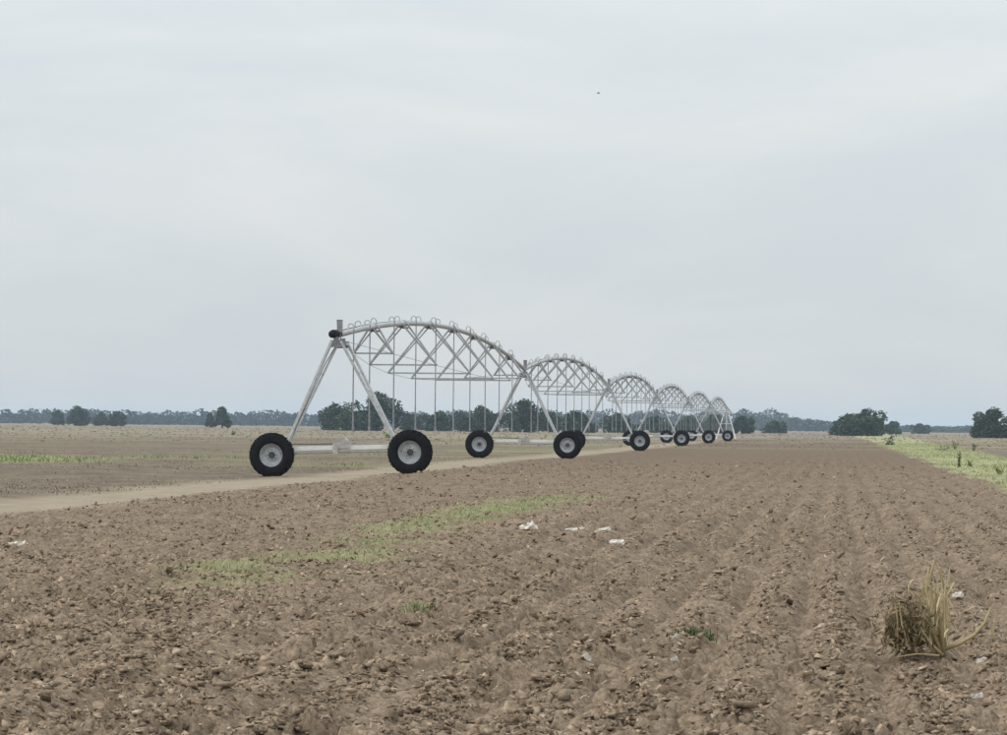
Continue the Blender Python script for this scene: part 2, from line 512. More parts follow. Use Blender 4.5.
def build_clods(n):
    iv = np.array([(a, b, c) for a in (-1, 1) for b in (-1, 1) for c in (-1, 1)], float) * 0.72
    jf = np.array([(0, 1, 3), (0, 3, 2), (4, 6, 7), (4, 7, 5), (0, 4, 5), (0, 5, 1), (2, 3, 7), (2, 7, 6), (0, 2, 6), (0, 6, 4), (1, 5, 7), (1, 7, 3)])
    X, Y = scatter_xy(n, 10.5, 130, 1.6)
    v = lateral(X, Y)
    m = masks(X, Y)
    dens = vnoise(X, Y, 1.3, 71) * 0.7 + vnoise(X, Y, 5.0, 72) * 0.6
    keep = (v > -13.4) & (v < 4.0) & (rng.random(n) < np.clip((dens * 1.5 - 0.35) * (1 - (0.4 - 0.6 * np.cos(2 * math.pi * v / 0.52)) * smooth(-5.0, -3.0, v)), 0.04, 1)) & (m['m_green'] < 0.55)
    X, Y = X[keep], Y[keep]; n = len(X)
    h, _ = height(X, Y)
    s = np.clip(np.exp(rng.normal(math.log(0.0095), 0.50, n)), 0.004, 0.036) * (1 + 0.006 * np.maximum(Y - 30, 0))
    sc = np.stack([s * rng.uniform(0.9, 2.1, n), s * rng.uniform(0.7, 1.6, n), s * rng.uniform(0.22, 0.55, n)], 1)
    P = (iv[None] + rng.uniform(-0.42, 0.42, (n, 8, 3))) * sc[:, None, :]
    a = rng.uniform(0, 6.283, n); b = rng.normal(0, 0.6, n)
    ca, sa, cb, sb = np.cos(a), np.sin(a), np.cos(b), np.sin(b)
    x, y, z = P[..., 0].copy(), P[..., 1].copy(), P[..., 2].copy()
    x, z = x * cb[:, None] + z * sb[:, None], -x * sb[:, None] + z * cb[:, None]
    x, y = x * ca[:, None] - y * sa[:, None], x * sa[:, None] + y * ca[:, None]
    V = np.stack([x + X[:, None], y + Y[:, None], z + (h + s * 0.12)[:, None]], -1).reshape(-1, 3)
    F = (jf[None] + (np.arange(n) * 8)[:, None, None]).reshape(-1, 3)
    t = np.where(rng.random(n) < 0.11, rng.uniform(0.9, 1.15, n), np.clip(rng.normal(0.50, 0.26, n), 0, 1.0))
    me = mesh_np('soil_clods', V, F, M['clod'], False, {'tint': np.repeat(t, 8)})
    tag(link('soil_clods', me), 'loose brown clods of earth strewn over the ploughed soil', 'soil', kind='stuff')
build_clods(330000)

def blades(X, Y, Z, hgt, wid, lean, per=1):
    """bent two-segment blades, one per root"""
    n = len(X)
    a = rng.uniform(0, 6.283, n); d = rng.uniform(0, 6.283, n)
    lx, ly = np.cos(d) * lean * hgt, np.sin(d) * lean * hgt
    wx, wy = np.cos(a) * wid / 2, np.sin(a) * wid / 2
    V = np.empty((n, 5, 3))
    V[:, 0] = np.stack([X - wx, Y - wy, Z - 0.01], 1)
    V[:, 1] = np.stack([X + wx, Y + wy, Z - 0.01], 1)
    V[:, 2] = np.stack([X + lx * .35 + wx * .8, Y + ly * .35 + wy * .8, Z + hgt * .6], 1)
    V[:, 3] = np.stack([X + lx * .35 - wx * .8, Y + ly * .35 - wy * .8, Z + hgt * .6], 1)
    V[:, 4] = np.stack([X + lx, Y + ly, Z + hgt * np.maximum(1 - 0.35 * lean, 0.4)], 1)
    o = (np.arange(n) * 5)[:, None]
    F = np.concatenate([o + np.array([[0, 1, 2]]), o + np.array([[0, 2, 3]]), o + np.array([[3, 2, 4]])], 0)
    return V.reshape(-1, 3), F

def grass_stuff(name, label, mat, X, Y, hgt, wid, lean, flat=False):
    Z = base_height(X, Y) if flat else height(X, Y)[0]
    V, F = blades(X, Y, Z, hgt, wid, lean)
    me = mesh_np(name, V, F, mat, False, {'tint': np.repeat(rng.random(len(X)), 5)})
    return tag(link(name, me), label, 'grass', kind='stuff')

def tufts(X, Y, k, spread):
    Xr = np.repeat(X, k) + rng.normal(0, 1, len(X) * k) * np.repeat(spread, k)
    Yr = np.repeat(Y, k) + rng.normal(0, 1, len(X) * k) * np.repeat(spread, k)
    return Xr, Yr

# straw: flat dry bits lying in the soil
def build_straw(n):
    X, Y = scatter_xy(n, 9.5, 60, 1.9)
    v = lateral(X, Y)
    k = (v > -13) & (v < 4) & (vnoise(X, Y, 2.2, 77) > 0.35)
    X, Y = X[k], Y[k]; n = len(X)
    h, _ = height(X, Y)
    L = np.clip(np.exp(rng.normal(math.log(0.03), 0.5, n)), 0.01, 0.09); W = rng.uniform(0.003, 0.014, n); a = rng.uniform(0, 6.283, n); tl = rng.normal(0, 0.35, n)
    dx, dy = np.cos(a) * L / 2, np.sin(a) * L / 2
    px, py = -np.sin(a) * W / 2, np.cos(a) * W / 2
    dz = tl * L / 2; pz = rng.normal(0, 0.5, n) * W / 2; z = h + 0.007
    V = np.stack([np.stack([X - dx - px, Y - dy - py, z - dz - pz], 1), np.stack([X + dx - px, Y + dy - py, z + dz - pz], 1),
                  np.stack([X + dx * .9 + px, Y + dy * .9 + py, z + dz + pz], 1), np.stack([X - dx * .8 + px, Y - dy * .8 + py, z - dz + pz], 1)], 1).reshape(-1, 3)
    F = np.arange(4 * n).reshape(n, 4)
    me = mesh_np('crop_residue', V, F, M['residue'], False, {'tint': np.repeat(rng.random(n), 4)})
    tag(link('crop_residue', me), 'pale dry straw bits scattered in the ploughed soil', 'straw', kind='stuff')
build_straw(9000)

# green strip of young grass in the ploughed soil
n = 60000
Y = rng.uniform(21, 76, n); X = SLOPE * Y - 5.75 + rng.normal(0, 0.7, n)
mm = masks(X, Y)['m_green']
k = rng.random(n) < mm * 1.0 * np.clip(2.4 * vnoise(X, Y, 0.5, 91) + 1.4 * vnoise(X, Y, 1.7, 95) - 1.15, 0.03, 1)
grass_stuff('young_grass', 'thin strip of young green grass growing along a row of ploughed soil', M['grass_bright'], X[k], Y[k],
            rng.uniform(0.015, 0.055, k.sum()), rng.uniform(0.006, 0.014, k.sum()), rng.uniform(0.3, 1.1, k.sum()))

# verge on the right
n = 26000
Y = 55 * (330 / 55) ** rng.random(n); X = SLOPE * Y + rng.uniform(3.7, 13.5, n)
k = rng.random(n) < masks(X, Y)['m_verge'] * np.clip(2 * vnoise(X, Y, 1.6, 92) - 0.5, 0.05, 1)
X, Y = tufts(X[k], Y[k], 3, rng.uniform(0.03, 0.12, k.sum()))
grass_stuff('verge_grass', 'pale green and straw coloured grass of the verge beside the ploughed soil', M['grass_dry'], X, Y,
            rng.uniform(0.03, 0.17, len(X)) * (0.3 + 1.2 * vnoise(X, Y, 4, 93)), rng.uniform(0.012, 0.03, len(X)), rng.uniform(0.2, 0.9, len(X)))

# fallow land on the left: sparse dry tufts and the green patch
n = 22000
Y = 60 * (420 / 60) ** rng.random(n); X = -0.215 * Y + rng.random(n) * (0.215 * Y + SLOPE * Y - 15.2)
k = rng.random(n) < np.clip(vnoise(X, Y, 8, 94) * 1.4 - 0.5, 0.03, 1)
X, Y = tufts(X[k], Y[k], 3, rng.uniform(0.03, 0.15, k.sum()))
grass_stuff('fallow_grass', 'sparse dry tufts of grass on the fallow land left of the track', M['grass_tan'], X, Y,
            rng.uniform(0.02, 0.075, len(X)), rng.uniform(0.012, 0.03, len(X)), rng.uniform(0.7, 1.7, len(X)), True)
n = 16000
Y = rng.uniform(88, 145, n); X = rng.uniform(-32, -5, n)
k = rng.random(n) < np.clip(masks(X, Y)['m_green'] * 1.2 - 0.25, 0, 1)
X, Y = tufts(X[k], Y[k], 3, rng.uniform(0.04, 0.15, k.sum()))
grass_stuff('green_weed_patch', 'bright green low weeds in a patch on the fallow land at the far left', M['grass_bright'], X, Y,
            rng.uniform(0.05, 0.2, len(X)), rng.uniform(0.02, 0.05, len(X)), rng.uniform(0.3, 1.0, len(X)), True)
# far meadow: rough grass tussocks up to the trees
n = 9000
Y = 220 * (1300 / 220) ** rng.random(n); X = (rng.random(n) * 2 - 1) * 0.2 * Y
grass_stuff('meadow_grass', 'rough dry grass of the far meadow before the trees', M['grass_tan'], X, Y,
            rng.uniform(0.04, 0.22, n) * np.clip(Y / 600, .3, 1.2), rng.uniform(0.1, 0.7, n) * np.clip(Y / 600, .2, 1), rng.uniform(0.2, 0.8, n), True)

# ------------------------------------------------------------------ the irrigation machine
HUB = 4.05
BOW = 1.01
def pipe_z(f): return HUB + BOW * 4 * f * (1 - f)
NODE_W = [0.62, 1.12, 1.46, 1.55, 1.46, 1.15, 0.66]
NODE_D = [0.39, 0.61, 0.77, 0.86, 0.81, 0.62, 0.39]

machine = empty('centre_pivot_irrigator', (TOWERS[0][0], TOWERS[0][1], 0))
tag(machine, 'long galvanised centre pivot irrigator, arched trusses on wheeled towers receding across the field', 'irrigator')

# tyre and rim, shared by every wheel; wheel axis along Y
TR, TW = 0.645, 0.40
def tyre_mesh():
    m = MB()
    h = TW / 2
    m.lathe([(0.335, -h * .72), (0.40, -h * .98), (0.49, -h * 1.0), (0.565, -h * .93), (0.605, -h * .80), (0.612, -h * .4), (0.615, 0), (0.612, h * .4), (0.605, h * .80),
             (0.565, h * .93), (0.49, h * 1.0), (0.40, h * .98), (0.335, h * .72)], 40)
    for k in range(22):                                   # chevron lugs
        for s in (-1, 1):
            a = 2 * math.pi * (k + (0.5 if s > 0 else 0)) / 22
            for q in range(3):
                aa = a + 0.11 * q
                rr = 0.617 if q < 2 else 0.598
                rot = Matrix.Rotation(-aa, 3, 'Y')
                c = rot @ Vector((rr, s * h * (0.16 + 0.29 * q), 0))
                m.box(c, (0.06, h * 0.33, 0.062), rot)
    return m.mesh('tyre', M['rubber'], False)
def rim_mesh():
    m = MB()
    h = TW / 2
    m.lathe([(0.352, -h * .76), (0.366, -h * .72), (0.355, -h * .60), (0.345, h * .5), (0.36, h * .74), (0.345, h * .76), (0.27, h * .42), (0.19, h * .30), (0.10, h * .10), (0.03, h * .08),
             (0.03, h * .02), (0.10, h * .03), (0.19, h * .20), (0.255, h * .30), (0.275, h * .10), (0.31, -h * .30), (0.335, -h * .70)], 36)
    return m.mesh('wheel_rim', M['rim'], True)
def hub_mesh():
    m = MB()
    m.lathe([(0.001, -0.03), (0.07, -0.03), (0.10, -0.01), (0.105, 0.22), (0.001, 0.22)], 16, closed=False)
    for k in range(8):
        a = 2 * math.pi * k / 8
        m.tube([(0.14 * math.cos(a), 0.0, 0.14 * math.sin(a)), (0.14 * math.cos(a), 0.04, 0.14 * math.sin(a))], 0.016, 6)
    return m.mesh('wheel_hub', M['hub'])
ME_TYRE, ME_RIM, ME_HUB = tyre_mesh(), rim_mesh(), hub_mesh()

def lattice_leg(sx, sy):
    m = MB()
    top = Vector((sx * 0.13, sy * 0.58, HUB - 0.20)); bot = Vector((sx * 1.62, sy * 0.17, 0.83))
    m.tube([top, bot], 0.052, 4)
    return m

def make_tower():
    t = MB()                                                   # head plates that carry the pipe
    for s in (-1, 1):
        t.box((0, s * 0.56, HUB - 0.27), (0.36, 0.014, 0.20))
        t.box((0, s * 0.56, HUB - 0.13), (0.16, 0.018, 0.09))
    t.box((0, 0, HUB - 0.30), (0.36, 1.12, 0.012))
    tower = t.build('drive_tower', M['steel_dull'], machine)
    for sx in (-1, 1):
        for sy in (-1, 1):
            lattice_leg(sx, sy).build('leg', M['steel'], tower)
        b = MB()                                               # rungs tying the two bars of a leg
        for f in (0.3, 0.62):
            p = Vector((sx * 0.13, 0.58, HUB - 0.20)).lerp(Vector((sx * 1.62, 0.17, 0.83)), f)
            b.tube([p, (p.x, -p.y, p.z)], 0.022, 4)
        tag(b.build('leg_brace', M['steel'], tower), kind='stuff')
    b = MB(); b.tube([(-1.82, 0, 0.80), (1.82, 0, 0.80)], 0.088, 4)
    b.build('base_beam', M['white_steel'], tower)
    # drive: motor in the middle, shafts to a gearbox at each wheel
    g = MB()
    g.box((0.08, -0.02, 0.86), (0.34, 0.30, 0.16)); g.lathe([(0.001, -0.16), (0.085, -0.16), (0.095, 0.12), (0.001, 0.16)], 14, closed=False)
    for i in range(len(g.v) - 14 * 4, len(g.v)):
        x, y, z = g.v[i]; g.v[i] = (x + 0.12, y - 0.02, z + 0.97)
    g.box((-0.16, -0.05, 0.79), (0.16, 0.24, 0.30))
    g.build('drive_motor', M['motor'], tower)
    s = MB(); s.tube([(-1.78, -0.13, 0.66), (1.78, -0.13, 0.66)], 0.022, 8)
    s.build('drive_shaft', M['steel_dull'], tower)
    for sx in (-1, 1):
        x = sx * 2.015
        g = MB(); g.box((x - sx * 0.02, 0.03, 0.66), (0.26, 0.20, 0.28)); g.box((x - sx * 0.14, 0.03, 0.76), (0.22, 0.14, 0.14))
        g.build('gearbox', M['motor'], tower)
        link('tyre', ME_TYRE, tower, (x, -0.16, TR - 0.02))
        link('wheel_rim', ME_RIM, tower, (x, -0.16, TR - 0.02))
        link('wheel_hub', ME_HUB, tower, (x, -0.16, TR - 0.02))
    c = MB(); c.box((0.06, -0.26, HUB + 0.24), (0.15, 0.13, 0.34)); c.box((0.06, -0.26, HUB + 0.415), (0.17, 0.15, 0.016)); c.tube([(0.06, -0.20, HUB - 0.2), (0.06, -0.20, HUB + 0.1)], 0.02, 6)
    c.build('control_box', M['steel_dull'], tower)
    d = MB(); d.tube([(-0.1, 0, HUB - 0.3), (-0.45, 0, HUB - 0.85), (-1.30, 0, 1.45), (-1.5, 0, 0.93), (-0.25, -0.02, 0.91)], 0.012, 6)
    d.build('power_cable', M['black_rubber'], tower)
    return tower

def make_span():
    p = MB()
    N = 40
    pts = [(0, SPAN_L * (0.002 + 0.996 * i / N), pipe_z(i / N)) for i in range(N + 1)]
    p.tube(pts, 0.085, 12)
    for k in range(1, 8):                                       # flanged joints
        f = k / 8.0
        z = pipe_z(f); dz = BOW * 4 * (1 - 2 * f) / SPAN_L
        p.tube([(0, SPAN_L * f - 0.03, z - 0.03 * dz), (0, SPAN_L * f + 0.03, z + 0.03 * dz)], 0.125, 12)
    span = p.build('span_pipe', M['pipe'], machine, True)
    for k in range(7):
        f = (k + 1) / 8.0; y = SPAN_L * f
        w, zb, zt = NODE_W[k], HUB - NODE_D[k], pipe_z(f)
        b = MB(); b.tube([(-w, y, zb), (w, y, zb)], 0.036, 4)
        b.build('cross_bar', M['truss'], span)
        g = MB(); g.box((0, y, zt - 0.13), (0.15, 1.3, 0.05))
        g.build('gusset', M['hub'], span)
        for s in (-1, 1):
            for q in (-1, 1):
                m = MB(); m.tube([(s * 0.07, y + q * 0.55, pipe_z(f + q * 0.55 / SPAN_L) - 0.05), (s * w, y + q * 0.04, zb)], 0.034, 4)
                m.build('truss_strut', M['truss'], span)
    for s in (-1, 1):
        r = MB()
        q = [(s * 0.16, 0.5, HUB - 0.20)] + [(s * NODE_W[k], SPAN_L * (k + 1) / 8, HUB - NODE_D[k] - 0.01) for k in range(7)] + [(s * 0.16, SPAN_L - 0.5, HUB - 0.20)]
        for a, b in zip(q[:-1], q[1:]):
            r.tube([a, b], 0.008, 6)
        tag(r.build('truss_rod', M['steel_dull'], span), kind='stuff')
    for k in range(10):
        f = 0.024 + 0.0975 * k if k else 0.03
        if k: f = -0.0075 + 0.0975 * k
        y = SPAN_L * f; z = pipe_z(f)
        dx = 0.17
        h = MB()
        h.tube([(dx, y, z + 0.12), (dx, y, 2.1)], 0.019, 6); h.tube([(dx, y, 2.1), (dx + 0.01, y, 1.38)], 0.024, 6)
        h.tube([(dx + 0.01, y, 1.38), (dx + 0.01, y, 1.25)], [0.045, 0.03], 8); h.tube([(dx + 0.01, y, 1.22), (dx + 0.01, y, 1.205)], 0.06, 10)
        h.build('drop_hose', M['hose'], span)
        for s, oy in ((1, 0.0), (-1, 2.3)):
            ff = (y + oy) / SPAN_L; zz = pipe_z(ff)
            g = MB()
            arc = [(0.0, y + oy, zz + 0.05), (0.0, y + oy, zz + 0.15)]
            for a in range(1, 7):
                th = math.pi * a / 6
                arc.append((s * (0.085 - 0.085 * math.cos(th)), y + oy, zz + 0.15 + 0.10 * math.sin(th)))
            arc.append((s * 0.17, y + oy, zz + (0.10 if s > 0 else -0.02)))
            g.tube(arc, 0.020, 6)
            g.build('gooseneck', M['steel'], span)
    c = MB()                                                   # control cable run along the pipe
    c.tube([(-0.07, SPAN_L * i / 20, pipe_z(i / 20) + 0.075) for i in range(21)], 0.016, 5)
    c.build('control_cable', M['black_rubber'], span)
    return span

tower0, span0 = make_tower(), make_span()
for i in range(6):
    dx, dy = TOWERS[i][0] - TOWERS[0][0], TOWERS[i][1] - TOWERS[0][1]
    tw = tower0 if i == 0 else copy_tree(tower0, machine)
    sp = span0 if i == 0 else copy_tree(span0, machine)
    zz = zb_at(*TOWERS[i])
    tw.location = (dx, dy, zz - 0.012); tw.rotation_euler = (0, 0, ROWANG)
    sp.location = (dx, dy, 0); sp.rotation_euler = (0, 0, ROWANG)
tower0.rotation_euler = (0, -TILT, ROWANG)
lean = -TILT * HUB
span0.location = (lean, 0, 0)
span0.rotation_euler = (0, 0, ROWANG + lean / SPAN_L)
tower0['label'] = 'nearest drive tower with black end boot at its head'
# open near end of the pipe: black rubber boot and a short end pipe
e = MB()
e.tube([(-0.02, 0.10, HUB + 0.02), (-0.06, -0.30, HUB + 0.02), (-0.08, -0.55, HUB + 0.0), (-0.10, -0.68, HUB - 0.02)], [0.10, 0.105, 0.12, 0.11], 14)
e.build('end_boot', M['black_rubber'], machine, True, (lean, 0, 0), (0, 0, ROWANG))

# fixed pivot at the far end
pv = empty('pivot_point', (TOWERS[6][0] - TOWERS[0][0], TOWERS[6][1] - TOWERS[0][1], 0), ROWANG, machine)
for sx in (-1, 1):
    for sy in (-1, 1):
        m = MB(); m.tube([(sx * 0.22, sy * 0.22, HUB - 0.35), (sx * 1.25, sy * 1.25, 0.05)], 0.06, 4); m.build('leg', M['white_steel'], pv)
for s in (-1, 1):
    for f in (0.15, 0.55):
        w = 1.25 - 1.03 * f; z = 0.05 + (HUB - 0.4) * f
        m = MB(); m.tube([(-w, s * w, z), (w, s * w, z)], 0.035, 4); m.build('tie_bar', M['white_steel'], pv)
        m = MB(); m.tube([(s * w, -w, z), (s * w, w, z)], 0.035, 4); m.build('tie_bar', M['white_steel'], pv)
m = MB(); m.tube([(0, 0, 0), (0, 0, HUB), (0, -0.15, HUB + 0.12), (0, -0.5, HUB + 0.02)], 0.11, 12); m.build('riser_pipe', M['steel'], pv)
m = MB(); m.box((0.5, -0.75, 1.35), (0.6, 0.25, 0.8)); m.box((0.5, -0.75, 1.765), (0.66, 0.31, 0.03)); m.build('control_panel', M['steel_dull'], pv)
m = MB(); m.box((0, 0, 0.02), (3.2, 3.2, 0.12)); m.build('concrete_pad', M['stone'], pv)

# ------------------------------------------------------------------ trees
def quads(C, size, flat=0.5, slim=0.55):
    n = len(C)
    a = rng.normal(size=(n, 3)); a[:, 2] *= flat; a /= np.linalg.norm(a, axis=1)[:, None]
    b = rng.normal(size=(n, 3)); b -= a * (a * b).sum(1)[:, None]; b /= np.linalg.norm(b, axis=1)[:, None]
    s = (size * rng.uniform(0.6, 1.35, n))[:, None]
    V = np.stack([C - a * s, C - b * s * slim, C + a * s, C + b * s * slim], 1).reshape(-1, 3)
    return V, np.arange(4 * n).reshape(n, 4)

def tree(name, label, px, Y, hgt, wid, leaf=0.26, n=2600, low=0.0, X=None, group='trees beyond the field', mat='leaf', lobes=None):
    x = at_dist(px, Y) if X is None else X
    root = tag(empty(name, (x, Y, 0)), label, 'tree', group)
    t = MB()
    r = 0.028 * hgt + 0.06
    t.tube([(0, 0, -0.1), (0.05, 0, hgt * .2), (0.1 * wid * .2, 0.1, hgt * .45), (0, 0.1, hgt * .75)], [r * 1.3, r, r * .7, r * .25], 8)
    nl = lobes or random.randint(9, 13)
    L = []
    for k in range(nl):
        f = (k + 0.5) / nl
        ang = k * 2.4 + random.uniform(-.4, .4)
        zc = hgt * (low + 0.2 + 0.62 * f * random.uniform(0.75, 1.1))
        env = math.sqrt(max(0.05, 1 - ((zc / hgt - 0.42) / 0.60) ** 2))
        rr = wid / 2 * env * random.uniform(0.35, 0.72) * (1 if k < nl - 2 else 0.4)
        rad = random.uniform(0.15, 0.24) * min(wid, hgt * 1.3)
        zc = min(zc, hgt - rad * 0.75)
        L.append((rr * math.cos(ang), rr * math.sin(ang) * 0.8, max(zc, rad * 0.8), rad))
        t.tube([(0, 0, hgt * (0.15 + 0.4 * f)), (rr * .5 * math.cos(ang), rr * .5 * math.sin(ang) * .8, (hgt * (0.15 + 0.4 * f) + zc) / 2 + 0.1), (rr * math.cos(ang), rr * math.sin(ang) * .8, zc)], [r * .5, r * .33, r * .12], 5)
    L.append((0, 0, hgt * 0.80, hgt * 0.19)); L.append((0, 0, hgt * .45, min(wid, hgt) * 0.30))
    for k in range(9):
        L.append((random.uniform(-.42, .36) * wid, random.uniform(-.3, .3) * wid, hgt * random.uniform(low + .10, low + .26), wid * random.uniform(.1, .16)))
    tag(t.build('trunk', M['bark'], root), kind='stuff')
    L = np.array(L)
    wgt = L[:, 3] ** 2; wgt /= wgt.sum()
    idx = rng.choice(len(L), n, p=wgt)
    d = rng.normal(size=(n, 3)); d /= np.linalg.norm(d, axis=1)[:, None]
    rad = rng.uniform(0.45, 1.0, n) ** 0.5 * (0.8 + 0.35 * rng.random(n))
    C = L[idx, :3] + d * (L[idx, 3] * rad)[:, None] * np.array([1, 1, .85])
    C = C[(C[:, 2] > hgt * low * .6)]
    V, F = quads(C, leaf)
    ti = np.clip(rng.random(len(C)) * .6 + .4 * (hash2(idx[:len(C)].astype(float), idx[:len(C)] * 0.0, 5)), 0, 1)
    me = mesh_np('crown', V, F, M[mat], False, {'tint': np.repeat(ti, 4)})
    link('crown', me, root)
    return root

def H(px_h, Y): return px_h * Y / F_PX
TREES = [  # x in the photograph, distance, height and width in its pixels, label
    (78, 1120, 20, 27, 'dark bushy tree, tallest of the trees on the far left horizon'),
    (58, 1180, 16, 16, 'small greyish tree just left of the dark bushy tree at far left'),
    (101, 1160, 14, 18, 'low tree between two darker trees on the far left horizon'),
    (117, 1090, 16, 20, 'low dark tree right of the tallest dark tree at far left'),
    (222, 930, 22, 20, 'lone dark tree on the horizon left of the nearest machine tower'),
    (210, 1000, 15, 12, 'pale small tree leaning against the lone dark tree left of the machine'),
    (336, 760, 27, 34, 'lower round tree left of the big tree behind the nearest truss'),
    (378, 720, 41, 68, 'biggest round dark tree behind the legs of the nearest tower'),
    (412, 900, 17, 26, 'low pale tree behind the right wheel of the nearest tower'),
    (438, 760, 21, 32, 'low dark tree seen under the middle of the nearest truss'),
    (460, 950, 20, 24, 'hazy tree between two dark trees under the nearest truss'),
    (484, 740, 26, 44, 'wide dark tree behind the left wheel of the second tower'),
    (526, 720, 34, 36, 'tall tree standing directly behind the second tower'),
    (550, 760, 22, 24, 'low tree between the second tower and its right wheel'),
    (576, 740, 22, 40, 'wide low tree behind the right wheel of the second tower'),
    (618, 800, 21, 34, 'dark tree behind the left leg of the third tower'),
    (655, 840, 18, 36, 'low wide tree under the third truss'),
    (690, 860, 18, 34, 'low wide tree under the fourth truss'),
    (716, 800, 20, 24, 'dark tree just left of the pivot point'),
    (742, 830, 19, 24, 'dark tree just right of the pivot point'),
    (775, 980, 13, 24, 'low bush right of the pivot on the horizon'),
    (848, 720, 23, 28, 'left side tree of the big round clump on the right horizon'),
    (866, 690, 29, 50, 'big round dark tree standing alone on the right horizon'),
    (892, 980, 14, 17, 'small paler tree right of the big round tree on the horizon'),
    (920, 1250, 11, 20, 'low tree midway between the two big trees on the right'),
    (992, 620, 30, 50, 'broad dark tree cut by the right edge of the picture'),
    (1032, 640, 24, 40, 'tree just beyond the broad dark tree at the far right'),
]
for px, Y, h, w, lab in TREES:
    if px > 1020: continue
    tree('tree', lab, px, Y, H(h, Y), H(w * (1.2 if px > 230 else 0.95), Y), leaf=0.18 + 0.00024 * Y, n=int(1200 + 2.4 * h * w))

# far wood: one hazy mass on the horizon
def far_wood():
    Vs, Fs, Ts = [], [], []; n0 = 0
    key = [(-400, 10), (0, 9), (60, 10), (150, 9), (200, 10), (330, 10), (420, 11), (560, 12), (640, 13), (700, 13), (745, 15), (775, 14.5), (800, 11.5), (820, 9), (850, 6), (900, 5.5), (960, 4.5), (1010, 6), (1400, 8)]
    for row in range(3):
        px = -330.0
        while px < 1340:
            Y = 2050 + 260 * row + random.uniform(-90, 90)
            hp = np.interp(px, [k[0] for k in key], [k[1] for k in key]) * random.uniform(0.72, 1.12) * (1, 0.98, 0.95)[row]
            h = hp * 1.36 * 2200 / F_PX; w = random.uniform(9, 20)
            x = at_dist(px, Y)
            k = int(100 + 6 * h)
            d = rng.normal(size=(k, 3)); d /= np.linalg.norm(d, axis=1)[:, None]
            d *= rng.uniform(0.5, 1.0, (k, 1)) ** 0.4
            C = np.stack([x + d[:, 0] * w / 2, Y + d[:, 1] * w / 2, h * 0.5 + d[:, 2] * h * 0.5], 1)
            C2 = np.stack([x + rng.uniform(-1, 1, 26) * w * .7, Y + rng.uniform(-3, 3, 26), rng.uniform(0.0, 0.45, 26) * h], 1)
            V, F = quads(np.concatenate([C, C2]), 1.15)
            Vs.append(V); Fs.append(F + n0); n0 += len(V); Ts.append(np.full(len(V), random.random()))
            px += w / 2200 * F_PX * random.uniform(0.35, 0.6)
    me = mesh_np('far_wood', np.concatenate(Vs), np.concatenate(Fs), M['leaf_far'], False, {'tint': np.concatenate(Ts)})
    tag(link('far_wood', me), 'hazy blue line of distant woods along the horizon', 'wood', kind='stuff')
far_wood()

# ------------------------------------------------------------------ weeds and shrubs on the field
def weed(name, label, cat, px, py, hgt, wid, n, mat, group, leaf=None, stems=5):
    x, y = on_ground(px, py)
    root = tag(empty(name, (x, y, zb_at(x, y))), label, cat, group)
    t = MB(); C = []
    for k in range(stems):
        a = random.uniform(0, 6.28); q = random.uniform(0.1, 0.5) * wid; hh = hgt * random.uniform(0.6, 1)
        p = [(0.1 * q * math.cos(a), 0.1 * q * math.sin(a), -0.02), (q * .5 * math.cos(a), q * .5 * math.sin(a), hh * .5), (q * math.cos(a), q * math.sin(a), hh)]
        t.tube(p, [0.010, 0.008, 0.003], 5)
        for f in np.sort(rng.random(max(3, n // stems))):
            b = Vector(p[0]).lerp(Vector(p[1]), f * 2) if f < .5 else Vector(p[1]).lerp(Vector(p[2]), f * 2 - 1)
            C.append(b + Vector(rng.normal(size=3)) * wid * 0.10)
    tag(t.build('stem', M['dark_straw'], root), kind='stuff')
    V, F = quads(np.array(C), leaf or 0.06 * (hgt + wid), 0.8)
    link('foliage', mesh_np('foliage', V, F, M[mat], False, {'tint': np.repeat(rng.random(len(C)), 4)}), root)

weed('tall_weed', 'tall dark green weed standing upright in the right verge', 'weed', 959, 467, 0.62, 0.26, 90, 'grass_dark', 'weeds in the verge', 0.05)
weed('tall_weed', 'paler green weed just right of the tall dark weed in the verge', 'weed', 970, 467, 0.40, 0.26, 60, 'grass', 'weeds in the verge', 0.045)
weed('low_shrub', 'low dark shrub in the verge left of the tall upright weed', 'shrub', 943, 451, 0.4, 2.0, 110, 'grass_dark', 'shrubs on the field', 0.06)
weed('low_shrub', 'thin dark weed rising behind the tall upright weed in the verge', 'shrub', 955, 450, 0.9, 0.6, 90, 'grass_dark', 'shrubs on the field', 0.06)
weed('low_shrub', 'small round dark shrub on the brown land right of the verge', 'shrub', 974, 451, 0.5, 0.6, 80, 'grass_dark', 'shrubs on the field', 0.06)
weed('low_shrub', 'small dark shrub alone on the fallow land left of the nearest tower', 'shrub', 233, 435, 0.55, 0.7, 50, 'grass_dark', 'shrubs on the field', 0.12)
weed('low_shrub', 'yellowish shrub above the base beam beside the nearest right wheel', 'shrub', 388, 438, 0.8, 1.0, 90, 'grass_dry', 'shrubs on the field', 0.2)
weed('low_shrub', 'green weed clump at the end of the right verge near the horizon', 'shrub', 890, 445, 0.9, 1.6, 70, 'grass_dark', 'shrubs on the field', 0.14)
weed('tall_weed', 'green weed at the right edge of the verge', 'weed', 1000, 476, 0.34, 0.4, 80, 'grass', 'weeds in the verge', 0.045)

